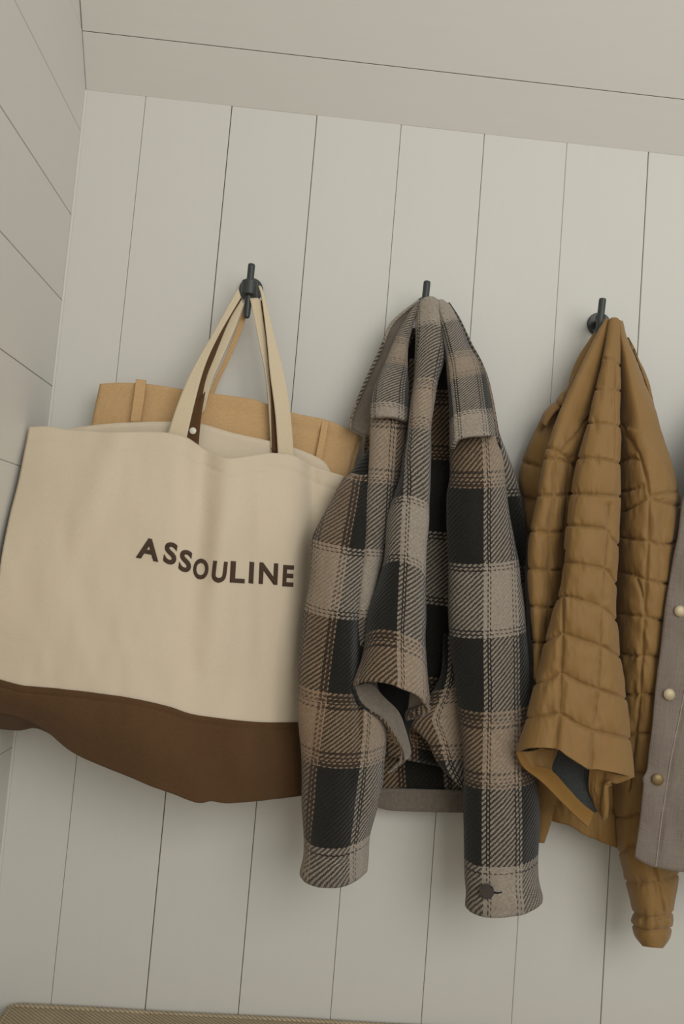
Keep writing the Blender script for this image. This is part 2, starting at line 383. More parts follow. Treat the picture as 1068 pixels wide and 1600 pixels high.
q = 0.0004
for wd in (cl, .155, .155, .155, .155, .155, .155):
    link('plank', slab(q, q + wd - .0007, .0008, 2.4, .0042), M_ceil, ceil); q += wd
fl = NT('floor_boards'); floor = struct('floor', box_mesh('floor', (-.05, -3.2, -.03), (2.6, .014, 0)), fl.fin(fl.mix(fl.noise(6, fl.obj((1, 12, 1)), 4), lin((150, 122, 92)), lin((182, 154, 120))), .5))

# bench with its woven cushion
bz = P(200, 1582, .012)[2]
bench = thing('bench', 'white painted bench under the woven tan seat cushion', 'bench', (0.9, -.22, 0))
link('seat', box_mesh('seat', (.004, -.44, bz - .115), (2.2, -.003, bz - .08), .003, 2), M_wall, bench)
for x in (.03, .75, 1.45, 2.13): link('leg', box_mesh('leg', (x, -.40, .0005), (x + .045, -.03, bz - .115), .002), M_wall, bench)
def cushion():
    t = thing('bench_cushion', 'woven tan bench cushion along the bottom of the plank wall', 'cushion', (0.8, -.2, bz - .08))
    x0 = P(8, 1570, .02)[0]; bm = bmesh.new(); bmesh.ops.create_cube(bm, size=1)
    lo, hi = (x0, -.43, bz - .0795), (2.15, -.004, bz)
    for v in bm.verts: v.co = Vector([lo[i] + (v.co[i] + .5) * (hi[i] - lo[i]) for i in range(3)])
    bmesh.ops.bevel(bm, geom=bm.edges[:], offset=.012, segments=5, affect='EDGES', profile=.55)
    me = bpy.data.meshes.new('cover'); bm.to_mesh(me); bm.free(); me.polygons.foreach_set('use_smooth', [True] * len(me.polygons))
    link('cover', me, M_cush, t)
    pts = [(x0 + .004, -.42, bz - .006), (x0 + .004, -.012, bz - .004), (x0 + .012, -.0075, bz - .003)] + [(x0 + .02 + k * .1, -.0072, bz - .0025 + .0006 * math.sin(k * 2.1)) for k in range(21)]
    link('piping', tube_mesh('piping', pts, [.0042] * len(pts), 10), M_cush, t)
cushion()

# ------------------------------------------------------------------ wall hooks
def hook(disc, top, bottom, label, collar=False, d_rod=.052):
    c = P(disc[0], disc[1], .005)
    t = thing('wall_hook', label, 'hook', (c[0], 0, c[2]), 'black wall hooks in a row')
    rr = .0182
    link('wall_plate', tube_mesh('wall_plate', [(c[0], -.0004, c[2]), (c[0], -.005, c[2]), (c[0], -.0062, c[2])], [rr, rr, rr - .0012], 40), M_metal, t)
    a = P(top[0], top[1], d_rod); b = P(bottom[0], bottom[1], d_rod)
    def at(f): return tuple(a + (b - a) * f)
    mid = P(*( (np.array(top) * .5 + np.array(bottom) * .5)), d_rod)
    link('stem', tube_mesh('stem', [(c[0], -.006, c[2]), (c[0] * .6 + mid[0] * .4, -.028, c[2] * .6 + mid[2] * .4), (mid[0], -d_rod, mid[2])], [.0072] * 3, 20), M_metal, t)
    link('peg', tube_mesh('peg', [at(.0), at(.012), at(.06), at(.5), at(.9), at(.985), at(1)], [.0046, .0052, .0053, .0053, .0051, .0042, .0026], 24), M_metal, t)
    link('screw', tube_mesh('screw', [(c[0] - .0108, -.006, c[2] + .001), (c[0] - .0108, -.0071, c[2] + .001)], [.0026, .0022], 14), M_metal, t)
    if collar:
        link('collar', tube_mesh('collar', [at(.32), at(.335), at(.57), at(.585)], [.0108, .0118, .0118, .0108], 28), M_metal, t)
    return t
hook((392, 452), (393, 413), (385, 497), 'leftmost black wall hook, with a thick collar and the tote straps', True)
hook((667, 480), (667, 440), (658, 520), 'middle black wall hook poking out above the plaid jacket')
hook((936, 506), (941, 467), (934, 526), 'black wall hook with visible round plate above the ochre puffer jacket')
hook((1207, 536), (1210, 497), (1202, 577), 'black wall hook past the right picture edge that carries the taupe shirt')

# ------------------------------------------------------------------ jute bag behind the tote
def jute():
    t = thing('jute_bag', 'tan jute bag hanging behind the cream canvas tote', 'bag', P(350, 900, .03))
    top = [(156, 600), (190, 598), (230, 600), (277, 607), (322, 613), (390, 623), (419, 632), (457, 645), (502, 654), (530, 664), (562, 680)]
    Lf = [(156, 600), (143, 663), (120, 800), (100, 1000)]; Rt = [(562, 680), (545, 740), (530, 850), (520, 1010)]
    cloth('front_panel', M_jute, t, Lf, Rt, top=top, D=((.042, .053, .053, .044, .036), (.045, .058, .058, .046, .036), (.045, .058, .058, .046, .036)), nu=70, nv=70, thick=.002,
          seams=[[(p[0] - 3, p[1] + 21) for p in top]], amp=.0006, sw=2.5, lump=.003, round_=False, key='jute')
    cloth('back_panel', M_jute, t, [(158, 602), (145, 665), (122, 800), (102, 1000)], [(566, 683), (550, 742), (532, 850), (522, 1010)], top=[(158, 602), (320, 616), (566, 683)],
          D=((.035, .025, .02, .025, .035), (.03, .02, .016, .02, .03)), nu=30, nv=30, thick=.002, round_=False)
    for a in ([(212, 592), (228, 594)], [(503, 655), (513, 658)]):
        x, y = a[0]; w_ = a[1][0] - x; dx = -9 if x < 300 else -12
        dd = .0575 if x < 300 else .0445
        cloth('belt_loop', M_jute, t, [(x, y), (x + dx * .3, y + 25), (x + dx, y + 68)], [a[1], (a[1][0] + dx * .3, a[1][1] + 25), (a[1][0] + dx, a[1][1] + 66)],
              D=((dd - .004, dd - .004), (dd + .002, dd + .002), (dd + .004, dd + .004), (dd + .003, dd + .003)), nu=8, nv=24, thick=.003)
    cloth('handle', M_jute, t, [(383, 470), (370, 512), (350, 562), (333, 598), (318, 640)], [(389, 478), (376, 520), (356, 566), (339, 602), (326, 640)],
          D=((.042,), (.042,), (.043,), (.044,)), nu=6, nv=40, thick=.002)
    cloth('handle', M_jute, t, [(391, 472), (402, 520), (412, 570), (419, 640)], [(397, 470), (408, 520), (417, 570), (424, 640)], D=((.042,), (.041,), (.041,)), nu=6, nv=40, thick=.002)
jute()

# ------------------------------------------------------------------ canvas tote
def tote():
    t = thing('tote_bag', 'large cream canvas tote with brown base and embroidered lettering, on the leftmost hook', 'bag', P(250, 1100, .1))
    topf = [(46, 668), (75, 667), (105, 671), (165, 675), (220, 675), (260, 677), (288, 683), (307, 694), (328, 707), (357, 716), (398, 711), (425, 708), (459, 712), (493, 730), (537, 744)]
    seam = [(-8, 1062), (0, 1064), (40, 1074), (125, 1082), (200, 1092), (260, 1105), (310, 1120), (400, 1130), (465, 1131), (500, 1130)]
    Lf = [(46, 668), (40, 700), (31, 745), (16, 805), (4, 865), (-4, 930), (-8, 1000), (-8, 1062)]; Rt = [(537, 744), (525, 800), (512, 900), (504, 1000), (500, 1130)]
    def rip(s, tt, px, py):
        f = .0035 * np.sin(s * 9 + 1.5) * np.sin(np.pi * np.clip(tt * 1.2, 0, 1)) + .004 * np.exp(-((px - 375) / 40) ** 2) * np.clip(1 - np.abs(tt - .15) * 2.2, 0, 1)
        f = f - .007 * np.exp(-((px - 320 + 30 * (tt - .1)) / 22) ** 2) * np.exp(-(tt / .5) ** 2)
        f = f - .006 * np.exp(-((px - 488 + 18 * tt) / 12) ** 2) * np.exp(-(tt / .45) ** 2) + .005 * np.exp(-((px - 455) / 24) ** 2) * np.exp(-((tt - .5) / .6) ** 2)
        f = f + .004 * np.exp(-((px + .35 * py - 420) / 25) ** 2) * np.exp(-(tt / .6) ** 2)
        f = f + (.005 * np.exp(-((px - 352 + 20 * tt) / 26) ** 2) - .004 * np.exp(-((px - 310 + 20 * tt) / 20) ** 2) - .003 * np.exp(-((px - 404) / 14) ** 2)) * (1 - .5 * tt)
        return f * 1.6 * np.clip((1 - tt) / .2, 0, 1)
    Df = ((.089, .098, .100, .086, .056), (.112, .138, .138, .112, .058), (.138, .150, .148, .118, .060), (.152, .160, .156, .124, .062), (.156, .164, .160, .130, .064))
    hem = [(p[0] - 2, p[1] + 24) for p in topf]
    cloth('front_panel', M_canvas, t, Lf, Rt, top=topf, bot=seam, D=Df, nu=150, nv=130, round_=False, rip=rip, seams=[hem], amp=.0014, sw=3, lump=.003, thick=.0022, key='bag')
    cloth('base', M_brown, t, [(-8, 1060), (-9, 1085), (-10, 1110)], [(500, 1128), (502, 1180), (505, 1238)], top=[(p[0], p[1] - 2) for p in seam],
          bot=[(-10, 1110), (30, 1120), (75, 1145), (120, 1180), (210, 1217), (300, 1252), (330, 1252), (360, 1255), (430, 1248), (505, 1238)],
          D=((.160, .168, .164, .134, .068), (.157, .167, .169, .137, .069), (.146, .150, .156, .128, .066)), nu=130, nv=50, round_=False, lump=.004,
          rip=lambda s, tt, px, py: .006 * np.exp(-((px - 395) / 22) ** 2) * np.sin(np.pi * tt) - .006 * np.exp(-((px - 345) / 22) ** 2) * np.sin(np.pi * tt) - .006 * np.exp(-((px - 440) / 20) ** 2) * tt,
          seams=[[(p[0], p[1] + 9) for p in seam]], amp=.0005, sw=2, thick=.0025)
    cloth('bottom_panel', M_brown, t, [(-10, 1100), (-10, 1120), (-9, 1137)], [(500, 1215), (500, 1225), (500, 1232)], top=[(-10, 1102), (60, 1118), (150, 1165), (300, 1235), (500, 1215)],
          bot=[(-9, 1137), (30, 1142), (60, 1140), (110, 1164), (200, 1205), (300, 1243), (500, 1232)], D=((.143, .146, .150, .12, .062), (.12, .12, .12, .10, .058), (.10, .10, .10, .09, .055)), nu=80, nv=20, round_=False, thick=.0025, lump=.003)
    topb = [(100, 672), (126, 667), (183, 661), (260, 659), (309, 661), (367, 677), (425, 690), (461, 700), (503, 719), (518, 740)]
    cloth('back_panel', M_canvas, t, [(100, 672), (92, 720), (82, 900), (70, 1120)], [(518, 740), (510, 800), (500, 950), (495, 1150)], top=topb,
          D=((.078, .074, .072, .062, .050), (.078, .078, .08, .066, .050), (.08, .08, .08, .068, .05)), nu=90, nv=60, round_=False, lump=.003, seams=[[(p[0], p[1] + 22) for p in topb]], amp=.0006, sw=2.5)
    # straps: cream outside, brown inside
    cloth('strap', M_strap, t, [(372, 450), (336, 515), (300, 578), (277, 632), (258, 690)], [(376, 464), (341, 524), (319, 573), (303, 632), (288, 698)],
          D=((.058, .062), (.072, .075), (.083, .086), (.091, .092), (.0935, .0935)), nu=10, nv=60, lining=M_brown, thick=.003, round_=False)
    cloth('strap_lining', M_brown, t, [(375, 463), (341, 523), (318, 572), (302, 631), (288, 683)], [(378, 467), (358, 501), (336, 555), (319, 603), (308, 694)],
          D=((.059, .056), (.069, .063), (.079, .072), (.086, .08), (.088, .083)), nu=10, nv=60, thick=.002, round_=False)
    cloth('strap', M_strap, t, [(376, 467), (357, 500), (335, 554), (318, 603), (306, 655)], [(380, 476), (366, 515), (346, 560), (330, 597), (319, 640)],
          D=((.055, .056), (.06, .06), (.066, .066), (.072, .072), (.076, .076)), nu=8, nv=50, thick=.003, round_=False)
    cloth('strap', M_strap, t, [(390, 466), (392, 474), (403, 528), (414, 582), (420, 632), (424, 700)], [(402, 465), (407, 474), (414.5, 528), (420.5, 582), (424, 632), (428, 702)],
          D=((.058, .057), (.062, .06), (.065, .062), (.066, .063), (.066, .063)), nu=10, nv=60, lining=M_brown, thick=.003, round_=False)
    cloth('strap_lining', M_brown, t, [(407, 468), (415.5, 528), (421, 582), (424, 632), (425, 706)], [(411, 472), (420, 530), (425, 585), (433, 650), (438, 709)],
          D=((.058, .057), (.062, .06), (.066, .064), (.068, .066), (.068, .066)), nu=8, nv=50, thick=.002, round_=False)
    cloth('strap', M_strap, t, [(404, 446), (409, 465), (416.5, 528), (421.5, 582), (430, 650), (435, 726)], [(408, 447), (415, 470), (430.5, 533), (444, 587), (454, 650), (460, 730)],
          D=((.06, .058), (.068, .066), (.073, .071), (.074, .071), (.072, .068)), nu=10, nv=60, lining=M_brown, thick=.003, round_=False)
    cloth('snap_tab', M_brown, t, [(297, 642), (290, 668), (285, 700)], [(320, 612), (314, 650), (309, 705)], D=((.0825,), (.086,), (.0855,)), nu=8, nv=20, thick=.002, round_=False)
    p = P(301, 673, .0885)
    link('snap', tube_mesh('snap', [p + np.array([0, .002, 0]), p, p - np.array([0, .0012, 0])], [.0048, .0048, .0026], 18), M_snapw, t)
    # embroidered letters
    px, py, X = SURF['bag']; nv, nu = px.shape
    bm = bmesh.new(); vs = [bm.verts.new(p) for p in X.reshape(-1, 3)]
    for i in range(nv - 1):
        for j in range(nu - 1): bm.faces.new((vs[i * nu + j], vs[(i + 1) * nu + j], vs[(i + 1) * nu + j + 1], vs[i * nu + j + 1]))
    bvh = BVHTree.FromBMesh(bm); bm.free(); C = Vector(CAM)
    lets = [('A', 212, 247, 871, 878, 33), ('S', 254, 274, 879, 884, 34), ('S', 278, 297, 891, 896, 34), ('O', 300, 323, 903, 907, 32), ('U', 329, 352, 909, 911, 33),
            ('L', 359, 382, 910, 911.5, 33.5), ('I', 388.5, 395.5, 911, 912, 33.5), ('N', 404, 433, 912, 914, 33.5), ('E', 441, 458, 916, 917, 33.5)]
    shear = {'A': .16, 'S': .14, 'O': .12, 'U': .12}
    for ch, xa, xb, ya, yb, hh in lets:
        cu = bpy.data.curves.new('letter', 'FONT'); cu.body = ch; cu.offset = .032 if ch != 'I' else .022; cu.resolution_u = 6; cu.fill_mode = 'FRONT'
        to = bpy.data.objects.new('tmp', cu); COL.objects.link(to); bpy.context.view_layer.update()
        me = bpy.data.meshes.new_from_object(to.evaluated_get(bpy.context.evaluated_depsgraph_get())); bpy.data.objects.remove(to)
        b2 = bmesh.new(); b2.from_mesh(me); bmesh.ops.remove_doubles(b2, verts=b2.verts, dist=1e-4)
        for _ in range(2):
            es = [e for e in b2.edges if e.calc_length() > .22]
            if es: bmesh.ops.subdivide_edges(b2, edges=es, cuts=1); bmesh.ops.triangulate(b2, faces=b2.faces[:])
        co = np.array([v.co[:] for v in b2.verts]); lo, hi = co.min(0), co.max(0)
        sl = 2.5 / 35 if ch in 'IL' else 0
        for v in b2.verts:
            a = (v.co.x - lo[0]) / (hi[0] - lo[0]); b = (v.co.y - lo[1]) / (hi[1] - lo[1])
            q = (xa + a * (xb - xa) + b * hh * shear.get(ch, .05), ya + a * (yb - ya) - b * hh)
            d = Vector(P(q[0], q[1], .1)) - C; d.normalize()
            hit = bvh.ray_cast(C, d)
            v.co = hit[0] - d * .0011
        bmesh.ops.recalc_face_normals(b2, faces=b2.faces[:])
        if sum((f.normal.y for f in b2.faces)) > 0: bmesh.ops.reverse_faces(b2, faces=b2.faces[:])
        b2.to_mesh(me); b2.free(); me.name = 'letter'
        uvl = me.uv_layers.new(name='cloth')
        for lp in me.loops: c = me.vertices[lp.vertex_index].co; uvl.data[lp.index].uv = (c.x, c.z)
        o = link('letter', me, M_letter, t); m = o.modifiers.new('thickness', 'SOLIDIFY'); m.thickness = .0016; m.offset = -1
    return t
tote()

# ------------------------------------------------------------------ plaid wool jacket
def plaid_jacket():
    t = thing('plaid_jacket', 'brown grey and black plaid wool jacket hanging from the middle hook', 'jacket', P(660, 1260, .03))
    K = dict(mat=M_plaid, parent=t)
    W = dict(thick=.004)
    # back of the body, close to the wall
    cloth('back_panel', left=[(640, 512), (608, 565), (570, 690), (570, 900), (585, 1150), (593, 1240)], right=[(700, 512), (748, 595), (790, 720), (812, 850), (812, 1050), (800, 1240)],
          D=((.028, .032, .028), (.022, .03, .022), (.02, .03, .022), (.02, .03, .02)), nu=40, nv=90, uv=(629, 1139, .0, .0), lump=.004, **K, **W)
    cloth('hem_facing', M_cord, t, [(592, 1232), (590, 1250), (590, 1262)], [(800, 1236), (800, 1255), (798, 1271)], bot=[(590, 1262), (617, 1267), (680, 1269), (725, 1270), (798, 1270)], D=((.024, .036, .024), (.026, .038, .026)), nu=60, nv=12, thick=.003,
          lump=.002, label='grey corduroy hem facing')
    cloth('back_shoulder', left=[(735, 640), (760, 760), (780, 900), (790, 1060)], right=[(768, 640), (786, 697), (802, 737), (812, 772), (819.5, 803), (822, 830), (821, 900), (822, 965), (826, 1060)],
          D=((.05, .05), (.05, .055), (.05, .05)), bulge=(.012,), nu=24, nv=60, uv=(800, 760, .03, .19), lump=.004, **K, **W)
    cloth('inner_body', left=[(640, 560), (636, 700), (615, 850), (590, 1000), (600, 1180)], right=[(705, 560), (735, 720), (740, 900), (745, 1080), (745, 1210)],
          D=((.055, .05), (.06, .06, .06), (.065, .06, .065), (.06, .055, .06)), bulge=(0,), nu=30, nv=80, uv=(672, 720, .0, .0), lump=.006, **K, **W)
    # left shoulder and sleeve
    cloth('shoulder', left=[(598, 668), (576, 700), (550, 735), (530, 757), (506, 808)], right=[(612, 690), (602, 760), (590, 800), (575, 850), (560, 880)],
          D=((.07, .07), (.085, .085), (.105, .1)), bulge=(.012, .02), nu=26, nv=36, uv=(572, 720, .03, .07), **K, **W)
    cloth('sleeve', left=[(548, 738), (534, 753), (512, 793), (495, 823), (485, 850), (480, 900), (476, 950), (469.5, 1020), (466, 1095), (466, 1140), (471, 1215), (475, 1296), (476, 1336), (470.5, 1361), (471, 1368)],
          right=[(600, 745), (600, 800), (594, 850), (586, 910), (583, 960), (582, 1010), (588, 1070), (602, 1120), (606, 1150), (601, 1206), (590, 1257), (580, 1300), (576, 1336), (574, 1355), (573, 1362)],
          bot=[(471, 1368), (480, 1378), (499, 1385), (526, 1385.5), (545, 1381), (560, 1374), (573, 1362)],
          D=((.09, .095, .09), (.12, .125, .115), (.132, .13, .12), (.132, .13, .12), (.125, .12, .11)), bulge=(.012, .03, .032, .034, .036), nu=60, nv=150, uv=dict(U0=0., ub=[(565, 753), (547, 850), (527, 969), (513, 1083), (497, 1198), (487, 1320), (484, 1385)], vm=[(753, .0), (857, .104), (967, .208), (1085, .312), (1198, .416), (1320, .52), (1386, .58)]), back=(.008, .012, .016, .03),
          lump=.006, rip=lambda s, tt, px, py: -.010 * np.exp(-((px - 560) / 7) ** 2) * np.clip(1 - abs(py - 1060) / 130, 0, 1) ** .5 + .006 * np.exp(-((py - 1366) / 14) ** 2), tuck=0, **K, **W)
    # fold between the left collar and the sleeve
    cloth('front_panel', left=[(580, 648), (576, 725), (571, 765), (567, 823), (564, 859), (559, 918), (556, 970), (560, 1010)], right=[(637, 652), (633, 705), (628, 740), (618, 790), (612, 823), (604, 859), (594, 902), (580, 965), (574, 1010)],
          D=((.085, .08), (.098, .09), (.115, .105), (.135, .125), (.135, .13)), bulge=(.022, .025, .025, .018, .01), nu=36, nv=110, uv=dict(U0=.084, ub=[(594, 650), (588, 757), (583, 859), (575, 960), (566, 1010)], vm=[(650, -.1), (757, 0), (859, .104), (965, .208), (1010, .25)]), lump=.005, **K, **W)
    # left collar fall, its grey underside flap
    cloth('collar_underside', M_cord, t, [(652, 471), (630, 488), (609, 509), (593, 548), (566, 607), (549, 653), (547, 669)], [(656, 480), (640, 505), (622, 540), (606, 585), (598, 627), (592, 660), (583, 681)], bot=[(547, 669), (562, 676), (583, 681)],
          D=((.052, .056), (.05, .06), (.055, .068), (.06, .075)), nu=16, nv=60, thick=.003, uv=(600, 600, 0, 0), label='grey corduroy collar underside')
    cloth('collar_edge', left=[(654, 468), (630, 485), (608, 507), (591, 547), (564, 606), (547, 653), (545, 669)], right=[(656, 472), (633, 489), (612, 511), (596, 550), (569, 609), (551, 654), (549, 671)],
          D=((.054,), (.053,), (.058,), (.063,)), bulge=(.003,), nu=8, nv=60, uv=(600, 540, .08, .21), **K, **W)
    cloth('collar', left=[(652, 473), (636, 490), (619, 520), (599, 568), (584, 607), (579, 630), (579, 654)], right=[(660, 475), (648, 500), (642, 525), (638, 552), (639, 607), (639, 640), (637, 660)], bot=[(579, 654), (592, 651), (607, 650), (622, 653), (637, 660)],
          D=((.062, .062), (.07, .072), (.085, .08), (.1, .092)), bulge=(.008, .018, .024, .028), nu=36, nv=80, uv=dict(U0=.084, ub=[(655, 473), (622, 545), (608, 600), (606, 660)], vm=[(473, -.2), (528, -.104), (566, 0), (628, .104), (660, .15)]), lump=.004, **K, thick=.007)
    # middle fold down to its open hem
    cloth('front_panel', left=[(653, 474), (648, 509), (646, 548), (646, 587), (641, 627), (637, 666), (633, 705), (627, 744), (618, 772), (611, 800), (605, 832), (597, 872), (586, 910), (575, 957), (567, 1016), (558, 1044), (550, 1067), (551, 1074)],
          right=[(681, 470), (688, 521), (691, 560), (683, 599), (676, 642), (672, 682), (670, 745), (669, 823), (669, 879), (669, 957), (667, 997), (668, 1056), (671, 1091), (667, 1106)],
          top=[(653, 474), (660, 467), (672, 465), (681, 470)], bot=[(551, 1074), (562, 1068), (578, 1065), (609, 1069), (629, 1077), (655, 1089), (667, 1106)],
          D=((.066, .066), (.085, .09), (.11, .11), (.12, .12), (.13, .13), (.14, .135), (.15, .14)), bulge=(.01, .02, .026, .03, .036, .042, .044), nu=70, nv=170, uv=dict(U0=.056, ub=[(652, 465), (643, 600), (638, 674), (632, 776), (626, 877), (622, 989), (622, 1085)], vm=[(465, -.3), (515, -.208), (600, -.104), (674, 0), (776, .104), (877, .208), (989, .312), (1085, .395)]), lump=.007,
          lining=M_blackwool, **K, **W)
    cloth('facing', M_cord, t, [(551, 1073), (566, 1101), (597, 1122), (613, 1142), (629, 1170), (633, 1188)], [(566, 1068), (582, 1070), (600, 1089), (622, 1111), (633, 1138), (642, 1172), (640, 1184)],
          D=((.158, .148), (.15, .135), (.145, .13), (.14, .125)), nu=14, nv=50, thick=.0025, uv=(600, 1100, 0, 0), label='grey corduroy facing turned out at the hem')
    cloth('hem_edge', left=[(549, 1074), (563, 1103), (594, 1125), (610, 1145), (625, 1172), (622, 1190), (604, 1206)], right=[(554, 1075), (568, 1101), (599, 1122), (615, 1142), (631, 1169), (635, 1186), (626, 1197)],
          D=((.157,), (.15,), (.143,), (.137,), (.125,)), bulge=(.004,), nu=10, nv=60, uv=(600, 1120, .12, .33), **K, **W)
    cloth('inside_lining', M_blackwool, t, [(560, 1040), (572, 1075), (598, 1096), (618, 1116), (630, 1142), (640, 1180)], [(664, 1040), (664, 1080), (655, 1112), (640, 1140), (642, 1165), (642, 1182)],
          D=((.11, .11), (.115, .105), (.118, .11), (.12, .12)), nu=20, nv=40, thick=.002)
    cloth('facing', M_cord, t, [(640, 1082), (638, 1100), (636, 1116)], [(664, 1091), (663, 1103), (657, 1109)], D=((.13, .15), (.126, .146)), nu=8, nv=12, thick=.002, uv=(650, 1100, 0, 0))
    cloth('hem_edge', left=[(636, 1114), (648, 1109), (660, 1104), (668, 1098)], right=[(634, 1122), (650, 1118), (663, 1114), (671, 1102)], D=((.128,), (.14,), (.15,)), bulge=(.004,), nu=8, nv=20, uv=(650, 1110, .12, .33), **K, **W)
    # right front corner under the right sleeve
    cloth('front_corner', left=[(690, 990), (688, 1050), (668, 1090), (640, 1124), (655, 1145), (668, 1162), (684, 1194), (704, 1214), (724, 1234)], right=[(742, 990), (742, 1060), (740, 1100), (738, 1130), (738, 1160), (738, 1180), (738, 1200), (738, 1220), (738, 1240)],
          D=((.07, .075), (.085, .08), (.09, .08), (.088, .08)), bulge=(.008, .012, .01, .006), nu=36, nv=60, uv=(690, 1130, .07, .36), lump=.007, **K, **W)
    # right sleeve, the right collar lying over its top
    cloth('sleeve', left=[(700, 640), (703, 701), (704, 745), (699, 775), (697, 804), (697, 879), (699, 977), (702, 1016), (711, 1075), (720, 1150), (723, 1198), (724, 1257), (724, 1355), (728, 1392), (727, 1413), (729, 1418)],
          right=[(768, 640), (774, 686), (782, 713), (790, 765), (796, 808), (805, 850), (814, 890), (823, 997), (827, 1060), (832, 1130), (838, 1220), (841, 1270), (842, 1316), (843, 1371), (849, 1400), (848, 1412)],
          bot=[(729, 1418), (738, 1425), (755, 1431), (786, 1433), (817, 1429), (838, 1421), (848, 1412)], D=((.075, .075), (.09, .088), (.1, .095), (.105, .098), (.105, .1), (.105, .1)), bulge=(.02, .028, .032, .034, .036, .038), nu=60, nv=180,
          key='cuff', uv=dict(U0=.056, ub=[(752, 640), (757, 765), (757, 1115), (754, 1235), (754, 1355), (757, 1433)], vm=[(640, -.1), (765, 0), (882, .104), (998, .208), (1115, .312), (1235, .416), (1355, .52), (1433, .59)]), back=(.02, .03, .035, .04), lump=.005, rip=lambda s, tt, px, py: .007 * np.exp(-((py - 1408) / 16) ** 2), **K, **W)
    cloth('collar', left=[(682, 470), (690, 517), (697, 560), (699, 607), (701, 660), (703, 702)], right=[(690, 469), (703, 479), (717, 505), (733, 540), (752, 576), (763, 611), (770, 650), (773, 681)], bot=[(703, 702), (708, 692), (718, 685), (743, 681), (773, 681)],
          D=((.064, .058), (.08, .065), (.096, .078), (.108, .09), (.112, .1)), bulge=(.008, .018, .024, .028, .03), nu=44, nv=110, uv=dict(U0=.070, ub=[(686, 470), (700, 510), (716, 570), (724, 640), (728, 700)], vm=[(470, -.3), (505, -.208), (552, -.104), (590, 0), (642, .104), (700, .2)]), lump=.004, **K, thick=.007)
    cloth('collar_edge', left=[(698, 474), (716, 502), (733, 538), (752, 574), (763, 610), (770, 650), (774, 684)], right=[(703, 476), (722, 505), (741, 545), (759, 580), (768, 612), (776, 655), (783, 700)], D=((.055,), (.06,), (.065,), (.08,)), bulge=(.003,), nu=8, nv=50, uv=(740, 560, .1, .3), **K, **W)
    # cuff button
    px, py, X = SURF['cuff']; i, j = np.unravel_index(np.argmin((px - 760) ** 2 + (py - 1393) ** 2), px.shape); p = P(760, 1393, -X[i, j, 1] + .0045)
    b = link('button', tube_mesh('button', [p + np.array([0, .003, 0]), p + np.array([0, .001, 0]), p - np.array([0, .0012, 0]), p - np.array([0, .0016, 0]), p - np.array([0, .0006, 0])], [.0085, .0095, .0095, .0078, .006], 28), M_button, t)
    b['label'] = 'dark cuff button'
    for dx, dz in ((-.0018, .0018), (.0018, .0018), (-.0018, -.0018), (.0018, -.0018)):
        link('button_hole', tube_mesh('button_hole', [p + np.array([dx, -.0002, dz]), p + np.array([dx, -.0009, dz])], [.0009, .0009], 8), M_blackwool, b)
    cloth('buttonhole', M_blackwool, t, [(768, 1391), (776, 1394), (784, 1393)], [(768, 1396), (776, 1396.5), (784, 1394.5)], D=((-X[i, j, 1] + .002,), (-X[i, j, 1] + .004,)), nu=4, nv=8, thick=.001)
plaid_jacket()

